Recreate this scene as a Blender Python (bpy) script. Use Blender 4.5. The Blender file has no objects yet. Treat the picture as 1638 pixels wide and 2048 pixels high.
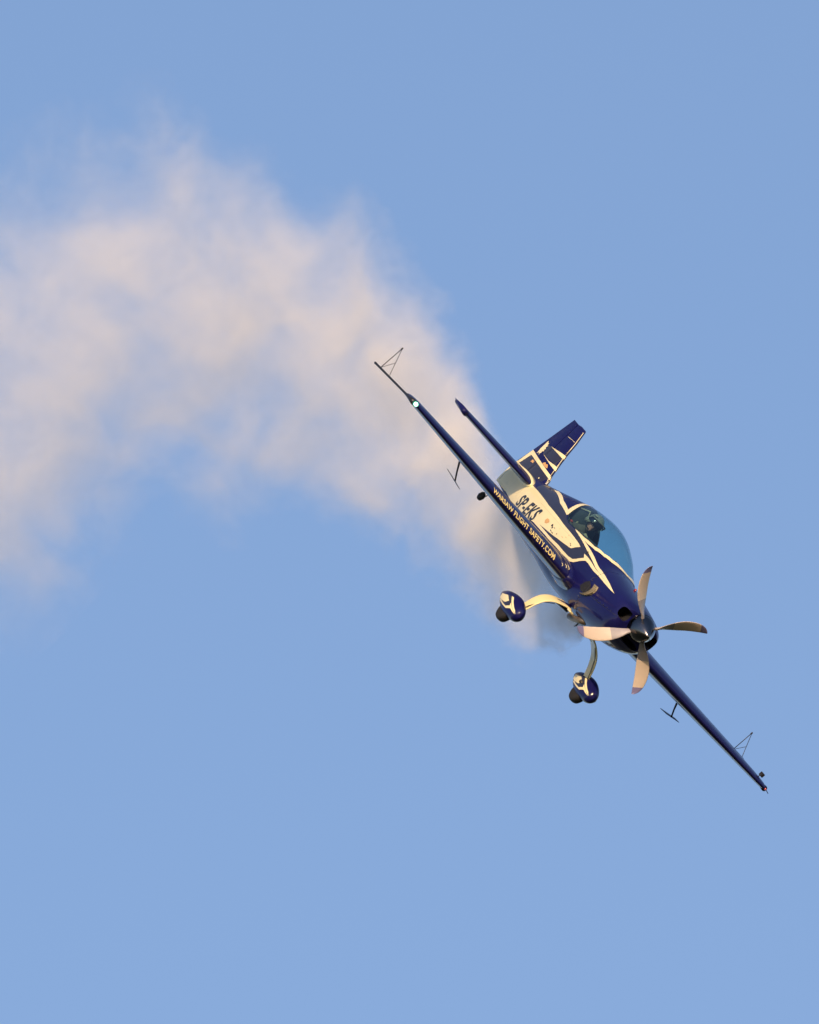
import bpy, bmesh, math, random
from mathutils import Vector, Matrix, Euler
random.seed(4)
S = bpy.context.scene
COL = S.collection
rad = math.radians

# ------------------------------------------------------------------ camera, sky, sun, exposure
PITCH = 30.0                     # long lens looking up at the display line
cam_d = bpy.data.cameras.new('camera'); cam = bpy.data.objects.new('camera', cam_d); COL.objects.link(cam)
cam.location = (0, 0, 1.7); cam.rotation_euler = (rad(90 + PITCH), 0, 0)
cam_d.sensor_fit = 'HORIZONTAL'; cam_d.sensor_width = 36.0
cam_d.lens = 46628.7 / 1638 * 36.0
cam_d.clip_start = 1.0; cam_d.clip_end = 30000.0
S.camera = cam

SUN = Vector((-0.07, -0.966, 0.240)).normalized()
sun_el = math.asin(SUN.z); sun_az = math.atan2(SUN.x, SUN.y)
W = bpy.data.worlds.new('World'); S.world = W; W.use_nodes = True
nt = W.node_tree; nt.nodes.clear()
wo = nt.nodes.new('ShaderNodeOutputWorld'); bg = nt.nodes.new('ShaderNodeBackground'); sky = nt.nodes.new('ShaderNodeTexSky')
sky.sky_type = 'NISHITA'; sky.sun_disc = False
sky.sun_elevation = sun_el; sky.sun_rotation = sun_az
sky.altitude = 100; sky.air_density = 1.0; sky.dust_density = 0.6; sky.ozone_density = 1.7
bg.inputs['Strength'].default_value = 0.124
tint = nt.nodes.new('ShaderNodeMix'); tint.data_type = 'RGBA'; tint.blend_type = 'MULTIPLY'; tint.inputs[0].default_value = 1.0
tint.inputs[7].default_value = (1.03, 0.975, 1.03, 1)
nt.links.new(sky.outputs[0], tint.inputs[6]); nt.links.new(tint.outputs[2], bg.inputs[0]); nt.links.new(bg.outputs[0], wo.inputs[0])
sd = bpy.data.lights.new('sun', 'SUN'); sd.energy = 2.75; sd.angle = rad(0.5); sd.color = (1.0, 0.70, 0.44)
so = bpy.data.objects.new('sun', sd); COL.objects.link(so)
so.rotation_euler = SUN.to_track_quat('Z', 'Y').to_euler(); so.location = (-40, -100, 60)
S.view_settings.view_transform = 'Standard'; S.view_settings.look = 'None'
S.view_settings.exposure = 0.66; S.view_settings.gamma = 1.0; S.view_settings.use_curve_mapping = False
S.render.engine = 'CYCLES'
S.cycles.volume_bounces = 6; S.cycles.max_bounces = 12; S.cycles.transparent_max_bounces = 16
S.cycles.volume_max_steps = 256; S.cycles.volume_step_rate = 1.0

# ------------------------------------------------------------------ helpers
def tag(o, label=None, cat=None, kind=None, group=None):
    if label: o['label'] = label
    if cat: o['category'] = cat
    if kind: o['kind'] = kind
    if group: o['group'] = group
    return o

def mat(name, col, rough=0.5, metal=0.0, coat=0.0, var=0.0, scale=8.0, bump=0.0, spec=0.5):
    m = bpy.data.materials.new(name); m.use_nodes = True
    t = m.node_tree; b = t.nodes['Principled BSDF']
    b.inputs['Base Color'].default_value = (*col, 1); b.inputs['Roughness'].default_value = rough
    b.inputs['Metallic'].default_value = metal; b.inputs['Coat Weight'].default_value = coat
    b.inputs['Coat Roughness'].default_value = 0.04; b.inputs['Specular IOR Level'].default_value = spec
    tc = t.nodes.new('ShaderNodeTexCoord'); n = t.nodes.new('ShaderNodeTexNoise')
    n.inputs['Scale'].default_value = scale; n.inputs['Detail'].default_value = 5
    t.links.new(tc.outputs['Object'], n.inputs['Vector'])
    if var:
        mx = t.nodes.new('ShaderNodeMix'); mx.data_type = 'RGBA'
        mx.inputs[6].default_value = (*[c * (1 - var) for c in col], 1); mx.inputs[7].default_value = (*[min(1, c * (1 + var)) for c in col], 1)
        t.links.new(n.outputs['Fac'], mx.inputs[0]); t.links.new(mx.outputs[2], b.inputs['Base Color'])
        mr = t.nodes.new('ShaderNodeMapRange'); mr.inputs[3].default_value = max(0, rough - 0.08); mr.inputs[4].default_value = rough + 0.12
        t.links.new(n.outputs['Fac'], mr.inputs[0]); t.links.new(mr.outputs[0], b.inputs['Roughness'])
    if bump:
        bp = t.nodes.new('ShaderNodeBump'); bp.inputs['Strength'].default_value = bump; bp.inputs['Distance'].default_value = 0.01
        t.links.new(n.outputs['Fac'], bp.inputs['Height']); t.links.new(bp.outputs[0], b.inputs['Normal'])
    return m

NAVY = mat('navy_paint', (0.006, 0.006, 0.075), 0.5, coat=0.5, var=0.15, scale=3, bump=0.012, spec=0.12)
SLATE = mat('slate_paint', (0.022, 0.022, 0.045), 0.35, coat=0.6, var=0.15, scale=4)
CREAM = mat('cream_paint', (0.84, 0.75, 0.43), 0.35, coat=0.6, var=0.05, scale=6)
BLACK = mat('black_opening', (0.008, 0.008, 0.010), 0.7, var=0.2)
LETB = mat('black_lettering', (0.012, 0.012, 0.016), 0.4, coat=0.5, var=0.1)
LETY = mat('cream_lettering', (0.88, 0.70, 0.26), 0.4, coat=0.4, var=0.05)
DARKM = mat('dark_metal', (0.03, 0.03, 0.035), 0.4, metal=0.4, var=0.2)
SPIN = mat('dark_chrome', (0.11, 0.11, 0.12), 0.16, metal=1.0, var=0.1, scale=20)
LEG = mat('cream_gear_paint', (0.82, 0.70, 0.36), 0.4, coat=0.3, var=0.06)
RUB = mat('black_rubber', (0.012, 0.011, 0.011), 0.75, var=0.3, scale=30, bump=0.2)
PROPB = mat('pale_blade_paint', (0.68, 0.56, 0.46), 0.4, coat=0.3, var=0.06)
PROPT = mat('lilac_blade_tip', (0.20, 0.18, 0.34), 0.4, coat=0.3, var=0.1)
PROPD = mat('grey_blade_root', (0.34, 0.31, 0.32), 0.45, coat=0.3, var=0.1)
INT = mat('cockpit_lining', (0.03, 0.038, 0.044), 0.8, var=0.3, scale=10)
SEAT = mat('seat_fabric', (0.02, 0.024, 0.028), 0.9, var=0.3, scale=25, bump=0.3)
STRAP = mat('webbing', (0.45, 0.38, 0.24), 0.8, var=0.2, scale=40)
SKIN = mat('skin', (0.66, 0.32, 0.24), 0.55, var=0.08)
SUIT = mat('flight_suit', (0.11, 0.095, 0.08), 0.9, var=0.3, scale=20, bump=0.4)
HELM = mat('helmet_olive', (0.22, 0.21, 0.15), 0.5, coat=0.3, var=0.25, scale=12)
VIS = mat('dark_visor', (0.004, 0.005, 0.008), 0.12, coat=0.6)
GLOVE = mat('tan_glove', (0.42, 0.33, 0.20), 0.8, var=0.15, scale=30)
RED = mat('red_patch', (0.45, 0.05, 0.04), 0.7, var=0.1)
WHITE = mat('white_patch', (0.7, 0.68, 0.62), 0.7, var=0.1)
TAN = mat('tan_decal', (0.62, 0.36, 0.14), 0.5, coat=0.3, var=0.2, scale=25)
VENT = mat('vent_mesh', (0.26, 0.22, 0.14), 0.6, metal=0.3, var=0.4, scale=60, bump=0.5)
REDL = mat('red_lens', (0.35, 0.02, 0.015), 0.2, coat=0.5)

def glass_mat():
    m = bpy.data.materials.new('tinted_canopy'); m.use_nodes = True; t = m.node_tree; t.nodes.clear()
    o = t.nodes.new('ShaderNodeOutputMaterial'); tr = t.nodes.new('ShaderNodeBsdfTransparent'); gl = t.nodes.new('ShaderNodeBsdfGlossy')
    tr.inputs[0].default_value = (0.57, 0.79, 0.825, 1); gl.inputs['Roughness'].default_value = 0.03; gl.inputs[0].default_value = (0.95, 0.97, 1, 1)
    fr = t.nodes.new('ShaderNodeLayerWeight'); fr.inputs[0].default_value = 0.5
    pw = t.nodes.new('ShaderNodeMath'); pw.operation = 'POWER'; pw.inputs[1].default_value = 4.5; t.links.new(fr.outputs['Facing'], pw.inputs[0])
    ma = t.nodes.new('ShaderNodeMath'); ma.operation = 'MULTIPLY_ADD'; ma.inputs[1].default_value = 0.93; ma.inputs[2].default_value = 0.04; t.links.new(pw.outputs[0], ma.inputs[0])
    ns = t.nodes.new('ShaderNodeTexNoise'); ns.inputs['Scale'].default_value = 1.5
    tc = t.nodes.new('ShaderNodeTexCoord'); bp = t.nodes.new('ShaderNodeBump'); bp.inputs['Strength'].default_value = 0.02
    t.links.new(tc.outputs['Object'], ns.inputs['Vector']); t.links.new(ns.outputs['Fac'], bp.inputs['Height'])
    t.links.new(bp.outputs[0], gl.inputs['Normal']); t.links.new(bp.outputs[0], fr.inputs['Normal'])
    mx = t.nodes.new('ShaderNodeMixShader'); t.links.new(ma.outputs[0], mx.inputs[0]); t.links.new(tr.outputs[0], mx.inputs[1]); t.links.new(gl.outputs[0], mx.inputs[2])
    t.links.new(mx.outputs[0], o.inputs[0]); return m
GLASS = glass_mat()
def lamp_mat(name, col, st):
    m = bpy.data.materials.new(name); m.use_nodes = True; b = m.node_tree.nodes['Principled BSDF']
    b.inputs['Base Color'].default_value = (*[min(1, c) for c in col], 1); b.inputs['Emission Color'].default_value = (*col, 1); b.inputs['Emission Strength'].default_value = st
    return m
NAVL = lamp_mat('lit_green_lamp', (0.35, 1.0, 0.62), 3.0)
LENSG = mat('green_lens', (0.02, 0.16, 0.09), 0.15, coat=0.8)

def obj(name, verts, faces, m, parent=None, smooth=True, mats=None, fmat=None):
    me = bpy.data.meshes.new(name); me.from_pydata([tuple(v) for v in verts], [], faces); me.validate()
    bm = bmesh.new(); bm.from_mesh(me)
    bmesh.ops.remove_doubles(bm, verts=bm.verts, dist=1e-5) if not fmat else None
    bmesh.ops.recalc_face_normals(bm, faces=bm.faces) if not fmat else None
    bm.to_mesh(me); bm.free()
    for x in (mats or [m]): me.materials.append(x)
    if fmat:
        for p, k in zip(me.polygons, fmat): p.material_index = k
    if smooth:
        for p in me.polygons: p.use_smooth = True
    o = bpy.data.objects.new(name, me); COL.objects.link(o)
    if parent: o.parent = parent
    return o

class MB:
    def __init__(s): s.v = []; s.f = []
    def add(s, v, f):
        k = len(s.v); s.v += [Vector(a) for a in v]; s.f += [[i + k for i in q] for q in f]; return s
    def loft(s, rings, cap0=True, cap1=True, closed=True):
        k = len(s.v); n = len(rings[0])
        for r in rings: s.v += [Vector(a) for a in r]
        for i in range(len(rings) - 1):
            for j in range(n if closed else n - 1):
                a = k + i * n + j; b = k + i * n + (j + 1) % n
                s.f.append([a, b, b + n, a + n])
        if cap0: s.f.append([k + j for j in range(n)][::-1])
        if cap1: s.f.append([k + (len(rings) - 1) * n + j for j in range(n)])
        return s
    def tube(s, pts, r, n=8, sy=1.0):
        pts = [Vector(p) for p in pts]; rr = r if isinstance(r, (list, tuple)) else [r] * len(pts); rings = []
        up = Vector((0, 0, 1))
        for i, p in enumerate(pts):
            d = (pts[min(i + 1, len(pts) - 1)] - pts[max(i - 1, 0)]).normalized()
            u = d.cross(up if abs(d.z) < .9 else Vector((1, 0, 0))).normalized(); w = d.cross(u)
            rings.append([p + u * math.cos(t) * rr[i] + w * math.sin(t) * rr[i] * sy for t in [2 * math.pi * k / n for k in range(n)]])
        return s.loft(rings)
    def box(s, c, h, rot=None, taper=1.0):
        v = []
        for x in (-1, 1):
            for y in (-1, 1):
                for z in (-1, 1):
                    q = Vector((x * h[0] * (taper if z > 0 else 1), y * h[1] * (taper if z > 0 else 1), z * h[2]))
                    if rot: q = rot @ q
                    v.append(q + Vector(c))
        return s.add(v, [[0, 1, 3, 2], [4, 6, 7, 5], [0, 4, 5, 1], [2, 3, 7, 6], [0, 2, 6, 4], [1, 5, 7, 3]])
    def ball(s, c, r, nu=16, nv=10, fn=None):
        rings = []
        for i in range(nv + 1):
            a = math.pi * (i + .001) / (nv + .002)
            rings.append([])
            for j in range(nu):
                b = 2 * math.pi * j / nu
                d = Vector((math.sin(a) * math.cos(b), math.sin(a) * math.sin(b), math.cos(a)))
                if fn: d = fn(d)
                rings[-1].append(Vector(c) + Vector((d.x * r[0], d.y * r[1], d.z * r[2])))
        return s.loft(rings)
    def build(s, name, m, parent=None, smooth=True): return obj(name, s.v, s.f, m, parent, smooth)

def bevel(o, w, seg=2):
    b = o.modifiers.new('bevel', 'BEVEL'); b.width = w; b.segments = seg; b.limit_method = 'ANGLE'; b.angle_limit = rad(35); return o

# ------------------------------------------------------------------ body sections: x, ztop, zbot, halfwidth, zmid, exponents
ST = [(-0.42,0.15,-0.33,0.36,-0.05,2.6,2.4),(-0.50,0.18,-0.39,0.40,-0.05,2.6,2.4),(-0.65,0.205,-0.46,0.435,-0.05,2.5,2.4),
(-1.0,0.235,-0.54,0.46,-0.05,2.4,2.4),(-1.5,0.27,-0.585,0.45,-0.05,2.3,2.5),(-1.8,0.29,-0.595,0.435,-0.06,2.2,2.5),
(-1.95,0.325,-0.60,0.43,-0.06,2.15,2.5),(-2.15,0.405,-0.60,0.425,-0.06,2.1,2.5),(-2.4,0.51,-0.60,0.42,-0.06,2.0,2.5),
(-2.8,0.60,-0.60,0.41,-0.06,2.0,2.5),(-3.2,0.625,-0.60,0.40,-0.06,2.0,2.5),(-3.6,0.60,-0.58,0.385,-0.06,2.0,2.5),
(-4.0,0.555,-0.55,0.36,-0.05,2.0,2.5),(-4.5,0.465,-0.53,0.32,-0.04,2.0,2.4),(-5.1,0.345,-0.50,0.25,-0.03,2.0,2.3),
(-5.7,0.235,-0.43,0.17,-0.02,2.0,2.2),(-6.2,0.175,-0.36,0.10,-0.02,2.0,2.1),(-6.6,0.14,-0.31,0.055,-0.02,2.0,2.0),(-6.9,0.12,-0.28,0.03,-0.02,2.0,2.0)]
PST = [(0.40,-0.02,-0.04,0.005,-0.03,2,2),(0.37,0.05,-0.10,0.06,-0.03,2,2),(0.28,0.10,-0.145,0.10,-0.03,2,2),(0.12,0.145,-0.165,0.125,-0.02,2,2.3),
(-0.05,0.155,-0.165,0.125,-0.02,2,2.3),(-0.25,0.13,-0.14,0.10,-0.01,2,2.2),(-0.42,0.09,-0.09,0.065,0,2,2),(-0.55,0.03,-0.03,0.02,0,2,2)]
def sta(x, ST):
    if x >= ST[0][0]: return ST[0][1:]
    if x <= ST[-1][0]: return ST[-1][1:]
    for i in range(len(ST) - 1):
        if ST[i][0] >= x >= ST[i + 1][0]: break
    P = lambda k: ST[max(0, min(len(ST) - 1, k))]
    a, b, c, d = P(i - 1), P(i), P(i + 1), P(i + 2); h = c[0] - b[0]; t = (x - b[0]) / h; out = []
    for j in range(1, 7):
        mb = (c[j] - a[j]) / (c[0] - a[0]) if a is not b else (c[j] - b[j]) / h
        mc = (d[j] - b[j]) / (d[0] - b[0]) if d is not c else (c[j] - b[j]) / h
        out.append((2*t**3-3*t*t+1)*b[j] + (t**3-2*t*t+t)*h*mb + (-2*t**3+3*t*t)*c[j] + (t**3-t*t)*h*mc)
    return out
def hull(x, th, off=0.0, T=ST, k=1.0):
    zt, zb, w, zc, n1, n2 = sta(x, T); c, s = math.cos(th), math.sin(th); n = n1 if c > 0 else n2
    p = lambda v: math.copysign(abs(v) ** (2.0 / n), v)
    h = (zt - zc) if c > 0 else (zc - zb)
    return Vector((x, -(w + off) * k * p(s), zc + (h + off) * k * p(c)))
SILLP = [(-4.130,0),(-4.122,13.4),(-4.11,27.5),(-4.065,38.5),(-3.985,51.5),(-3.904,64),(-3.80,69.0),(-3.65,71.2),(-3.322,70.4),(-2.915,68.3),(-2.511,62.0),(-2.214,50.2),(-2.051,34.0),(-1.965,16.0),(-1.925,7.0),(-1.905,0)]
def sill(x):
    if x <= SILLP[0][0] or x >= SILLP[-1][0]: return 0.0
    for (a, p), (b, q) in zip(SILLP, SILLP[1:]):
        if a <= x <= b: return rad(p + (q - p) * (x - a) / (b - a))
XS = sorted({round(-1.62 - 0.04 * i, 4) for i in range(133)} | {p[0] for p in SILLP} | {round(-4.13 + .005 * i, 4) for i in range(1, 46)} | {round(-1.905 - .01 * i, 4) for i in range(1, 30)}, reverse=True)
XS = [x for x in XS if x >= -6.9]

# ------------------------------------------------------------------ placement of the aircraft in the sky
R3 = Matrix(((0.26528548, 0.60836789, 0.74800543), (-0.33818872, -0.6678006, 0.66307673), (0.90291307, -0.42887162, 0.02858536)))
M_cam = Matrix.Translation((0, 0, 1.7)) @ Euler((rad(90 + PITCH), 0, 0)).to_matrix().to_4x4()
M_air = M_cam @ Matrix.Translation((3.27626481, -1.7204851, -320.0)) @ R3.to_4x4()
plane = bpy.data.objects.new('aerobatic_aircraft', None); COL.objects.link(plane)
plane.matrix_world = M_air; plane.empty_display_size = 0.5
tag(plane, 'navy blue aerobatic aircraft with cream stripes banking steeply ahead of its smoke trail', 'aircraft')

# ------------------------------------------------------------------ ground far below
def build_ground():
    m = bpy.data.materials.new('grass_field'); m.use_nodes = True; t = m.node_tree; b = t.nodes['Principled BSDF']; b.inputs['Roughness'].default_value = 1.0
    tc = t.nodes.new('ShaderNodeTexCoord'); n = t.nodes.new('ShaderNodeTexNoise'); n.inputs['Scale'].default_value = 0.01; n.inputs['Detail'].default_value = 8
    cr = t.nodes.new('ShaderNodeValToRGB'); cr.color_ramp.elements[0].position = .35; cr.color_ramp.elements[1].position = .7
    cr.color_ramp.elements[0].color = (0.025, 0.035, 0.012, 1); cr.color_ramp.elements[1].color = (0.09, 0.085, 0.035, 1)
    t.links.new(tc.outputs['Object'], n.inputs['Vector']); t.links.new(n.outputs['Fac'], cr.inputs[0]); t.links.new(cr.outputs[0], b.inputs['Base Color'])
    mb = MB(); N = 24; R = 12000.0
    vs = [((i / N * 2 - 1), (j / N * 2 - 1)) for i in range(N + 1) for j in range(N + 1)]
    V = [(math.copysign(abs(a) ** 2.5, a) * R, math.copysign(abs(c) ** 2.5, c) * R, 0 if max(abs(a), abs(c)) < .45 else random.uniform(-2, 2)) for a, c in vs]
    F = [[i * (N + 1) + j, (i + 1) * (N + 1) + j, (i + 1) * (N + 1) + j + 1, i * (N + 1) + j + 1] for i in range(N) for j in range(N)]
    g = obj('ground', V, F, m); tag(g, kind='structure')
build_ground()

# ------------------------------------------------------------------ fuselage, cowling, canopy
def build_fuselage():
    mb = MB(); K = 60
    rings = []
    for x in XS:
        s0 = sill(x); r = []
        for j in range(2 * K + 1):
            u = j / (2 * K); r.append(hull(x, s0 + (2 * math.pi - 2 * s0) * u))
        rings.append(r)
    mb.loft(rings, cap0=False, cap1=False, closed=False)
    mb.add([hull(-6.9, 2 * math.pi * j / 24) for j in range(24)], [list(range(24))])
    mb.add([hull(-1.62, 2 * math.pi * j / 48) for j in range(48)], [list(range(48))])
    return mb.build('fuselage', NAVY, plane)
fus = build_fuselage()

def build_cowling():
    xs = [-0.42, -0.46, -0.5, -0.55, -0.6, -0.66, -0.74, -0.84, -0.95, -1.1, -1.25, -1.4, -1.5, -1.612]
    mb = MB(); n = 96
    th = [2 * math.pi * j / n for j in range(n)]
    def cen(x, k): return [Vector((x, v.y * k, -0.06 + (v.z + 0.06) * k)) for v in [hull(-0.42, t) for t in th]]
    rings = [cen(-0.372, .70), cen(-0.376, .82), cen(-0.386, .91), cen(-0.402, .97)] + [[hull(x, t) for t in th] for x in xs]
    mb.loft(rings)
    o = mb.build('cowling', NAVY, plane)
    cut = MB()
    def cutter(c, h, r):
        ring = lambda x, k: [Vector((x, c[0] + math.copysign(abs(math.cos(t)) ** (2 / r), math.cos(t)) * h[0] * k, c[1] + math.copysign(abs(math.sin(t)) ** (2 / r), math.sin(t)) * h[1] * k)) for t in [2 * math.pi * j / 28 for j in range(28)]]
        cut.loft([ring(-0.2, 1.06), ring(-0.42, 1.0), ring(-0.50, .9), ring(-0.66, .86)])
    cutter((-0.298, -0.035), (0.092, 0.088), 3.0); cutter((0.298, -0.035), (0.092, 0.088), 3.0)
    cutter((0.0, -0.262), (0.215, 0.042), 3.5)
    c = cut.build('cutter', BLACK, plane, smooth=False); bpy.context.view_layer.update()
    md = o.modifiers.new('cut', 'BOOLEAN'); md.operation = 'DIFFERENCE'; md.solver = 'EXACT'; md.object = c
    dg = bpy.context.evaluated_depsgraph_get(); me = bpy.data.meshes.new_from_object(o.evaluated_get(dg), depsgraph=dg)
    o.modifiers.clear(); o.data = me; me.name = 'cowling'
    bpy.data.objects.remove(c)
    me.materials.clear(); me.materials.append(NAVY); me.materials.append(BLACK)
    for p in me.polygons:
        q = p.center
        zt, zb, w, zc, n1, n2 = sta(q.x, ST); h = (zt - zc) if q.z > zc else (zc - zb)
        deep = (abs(q.y) / w) ** n1 + (abs(q.z - zc) / h) ** n1 < .95
        box = (abs(abs(q.y) - .298) < .098 and abs(q.z + .035) < .094) or (abs(q.y) < .230 and abs(q.z + .262) < .050)
        p.material_index = 1 if (box and deep and -.67 < q.x < -.41) else 0
        p.use_smooth = True
    if hasattr(me, 'set_sharp_from_angle'): me.set_sharp_from_angle(angle=rad(40))
    return o
cowl = build_cowling()
# joint between cowling halves and at the firewall
def surf_tube(path, r, name, m, parent, T=ST, off=0.0):
    mb = MB(); mb.tube([hull(x, rad(t), off, T) for x, t in path], r, 5); return mb.build(name, m, parent)
for s in (1, -1):
    surf_tube([(-0.43 - .05 * i, s * (103 + i * .25)) for i in range(24)], 0.0025, 'cowl_seam', DARKM, cowl)

def build_canopy():
    xs = [x for x in XS if -4.13 <= x <= -1.905]; K = 24; rings = []
    for x in xs:
        s0 = sill(x); rings.append([hull(x, -s0 + 2 * s0 * j / K, -0.001) for j in range(K + 1)])
    mb = MB(); mb.loft(rings, False, False, closed=False)
    o = mb.build('canopy', GLASS, plane)
    # frame: a low rim following the lower edge of the glass
    fr = MB(); path = [(x, math.degrees(sill(x)) - .6) for x in xs[2:-2:2]]
    L = [hull(x, rad(t), -0.010) for x, t in path]; Rr = [hull(x, -rad(t), -0.010) for x, t in path]
    fr.tube(L + Rr[::-1] + [L[0]], 0.009, 6)
    fr.build('canopy_frame', DARKM, o)
    return o
canopy = build_canopy()

# paint laid on the skin: outlines in (station, angle round the section)
def surf_decal(name, poly, m, parent, off, T=ST, mirror=False, gx=.05, gt=5.0, org=None):
    bm = bmesh.new(); vs = [bm.verts.new((x, t / 100.0, 0)) for x, t in poly]
    f = bm.faces.new(vs); f.normal_update(); bmesh.ops.triangulate(bm, faces=[f])
    x0, x1 = min(p[0] for p in poly), max(p[0] for p in poly); t0, t1 = min(p[1] for p in poly), max(p[1] for p in poly)
    a = math.ceil(x0 / gx)
    while a * gx < x1:
        bmesh.ops.bisect_plane(bm, geom=bm.verts[:] + bm.edges[:] + bm.faces[:], plane_co=(a * gx, 0, 0), plane_no=(1, 0, 0)); a += 1
    a = math.ceil(t0 / gt)
    while a * gt < t1:
        bmesh.ops.bisect_plane(bm, geom=bm.verts[:] + bm.edges[:] + bm.faces[:], plane_co=(0, a * gt / 100, 0), plane_no=(0, 1, 0)); a += 1
    for v in bm.verts:
        th = rad(v.co.y * 100.0) * (-1 if mirror else 1); v.co = hull(v.co.x, th, off, T)
    bmesh.ops.recalc_face_normals(bm, faces=bm.faces)
    me = bpy.data.meshes.new(name); bm.to_mesh(me); bm.free(); me.materials.append(m)
    for p in me.polygons: p.use_smooth = True
    # face outward
    c = Vector((0, 0, 0))
    o = bpy.data.objects.new(name, me); COL.objects.link(o); o.parent = parent
    if org: o.location = org
    return o
PANEL = [(-5.45, 69),(-4.603, 75.3),(-3.698, 77.2),(-2.828, 77.5),(-2.711, 78.2),(-2.79, 82.8),(-2.867, 88.2),(-2.948, 89.6),(-3.132, 90.6),(-3.443, 92.6),(-3.885, 97.0),(-4.276, 101.6),(-3.731, 98.6),(-3.244, 95.9),(-2.99, 95.8),(-2.736, 95.2),(-2.58, 93.6),(-2.481, 90.5),(-2.351, 82.2),(-2.459, 78.7),(-2.321, 77.1),(-2.014, 75.0),(-1.7, 74.2),(-1.471, 74.6),(-0.815, 75.7),(-0.991, 78.4),(-1.285, 80.0),(-1.801, 80.8),(-2.14, 81.6),(-2.245, 82.9),(-2.372, 90.1),(-2.491, 95.4),(-2.595, 97.9),(-2.77, 99.1),(-3.249, 99.9),(-3.843, 103.1),(-4.535, 108.6),(-4.862, 116),(-5.302, 124.0),(-5.737, 133),(-6.2, 141),(-6.6,146),(-6.88, 148),(-6.88, 40),(-6.4, 62),(-5.9, 68)]
ARM = [(-0.815, 75.7),(-1.471, 74.4),(-1.667, 73.9),(-1.986, 72.9),(-2.309, 73.2),(-2.558, 73.1),(-2.836, 72.4),(-3.112, 71.6),(-3.231, 71.3),(-3.322, 70.2),(-2.915, 67.9),(-2.511, 61.6),(-2.214, 49.8),(-2.051, 33.6),(-1.965, 15.6),(-1.925, 6.6),(-1.905, 0),(-1.84, 0),(-1.85, 6.4),(-1.895, 19),(-1.975, 35.8),(-2.135, 51),(-2.377, 62.5),(-2.676, 68.4),(-2.813, 69.8),(-2.713, 69.6),(-2.319, 68.0),(-1.701, 65.5),(-1.166, 69.6)]
VSP = [(-5.22, 33.9),(-5.102, 27.5),(-4.526, 49.8),(-4.073, 59.2),(-4.125, 49.8),(-4.175, 40.2),(-4.215, 26.5),(-4.225, 13.4),(-4.232, 0),(-4.132, 0),(-4.122, 13.4),(-4.11, 27.5),(-4.065, 38.5),(-3.985, 51.5),(-3.901, 64.2),(-3.916, 66.4),(-4.452, 59.3)]
SLT = [(-5.578, 62),(-5.6, 20),(-5.3, 20),(-5.184, 36.5),(-4.45, 59.4),(-3.95, 65.3),(-3.785, 69.9),(-3.65, 71.7),(-3.306, 70.9),(-3.081, 72),(-2.558, 74.0),(-1.667, 74.4),(-1.929, 75.7),(-2.352, 80.5),(-2.474, 90.6),(-2.574, 93.8),(-2.73, 95.3),(-3.19, 95.8),(-3.699, 97.6),(-4.095, 97.8),(-4.317, 84.4),(-5.3, 72.6)]
for mir in (False, True):
    surf_decal('slate_panel', SLT, SLATE, fus, 0.002, mirror=mir)
    surf_decal('cream_panel', [p for p in PANEL if p[0] < -1.62] if False else PANEL, CREAM, fus, 0.004, mirror=mir)
    surf_decal('cream_stripe', ARM, CREAM, fus, 0.0045, mirror=mir)
    surf_decal('spine_stripe', VSP, CREAM, fus, 0.004, mirror=mir)
# thin rivet line across the panel and small placards
surf_tube([(-4.9 + .1 * i, 83 - .15 * i) for i in range(20)], 0.0015, 'panel_seam', mat('seam_shade', (.45, .40, .28), .6), fus, off=.004)
def blob(cx, ct, rx, rt, n=9, j=.25):
    return [(cx + rx * math.cos(a) * random.uniform(1 - j, 1 + j), ct + rt * math.sin(a) * random.uniform(1 - j, 1 + j)) for a in [2 * math.pi * k / n for k in range(n)]]
surf_decal('shield_badge', [(-4.21, 89.2), (-4.13, 88.4), (-4.06, 90.2), (-4.10, 93.2), (-4.17, 94.4), (-4.23, 92.0)], TAN, fus, 0.0065)
for cx, ct, rx, rt in [(-3.90, 89.3, .045, 1.2), (-3.84, 90.6, .03, .9), (-3.76, 89.0, .03, .5), (-3.80, 93.2, .05, .5), (-3.70, 93.4, .05, .5), (-3.56, 90.6, .016, .6), (-3.35, 88.2, .04, .35), (-3.26, 85.2, .035, .3), (-3.00, 85.6, .03, .6), (-2.95, 86.6, .03, .5), (-3.62, 84.3, .012, .4), (-3.25, 81.2, .012, .4)]:
    surf_decal('small_marking', blob(cx, ct, rx, rt, 7, .35), LETB if rt > .45 else TAN, fus, 0.0065)
for i in range(15):
    MB().ball(hull(-1.575, rad(62 + i * 6), .001), (.009, .009, .009), 6, 4).build('fastener', DARKM, cowl)
for i in range(9):
    MB().ball(hull(-.56 - .115 * i, rad(101 + i * .7), .0), (.008, .008, .008), 6, 4).build('fastener', DARKM, cowl)
# canopy latch and cowl top fastener
MB().ball(hull(-2.43, rad(74), 0.004), (.022, .012, .02), 8, 6).build('canopy_latch', DARKM, fus)
MB().ball(hull(-1.32, rad(2), 0.012), (.03, .018, .022), 8, 6).build('beacon', REDL, fus)

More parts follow.
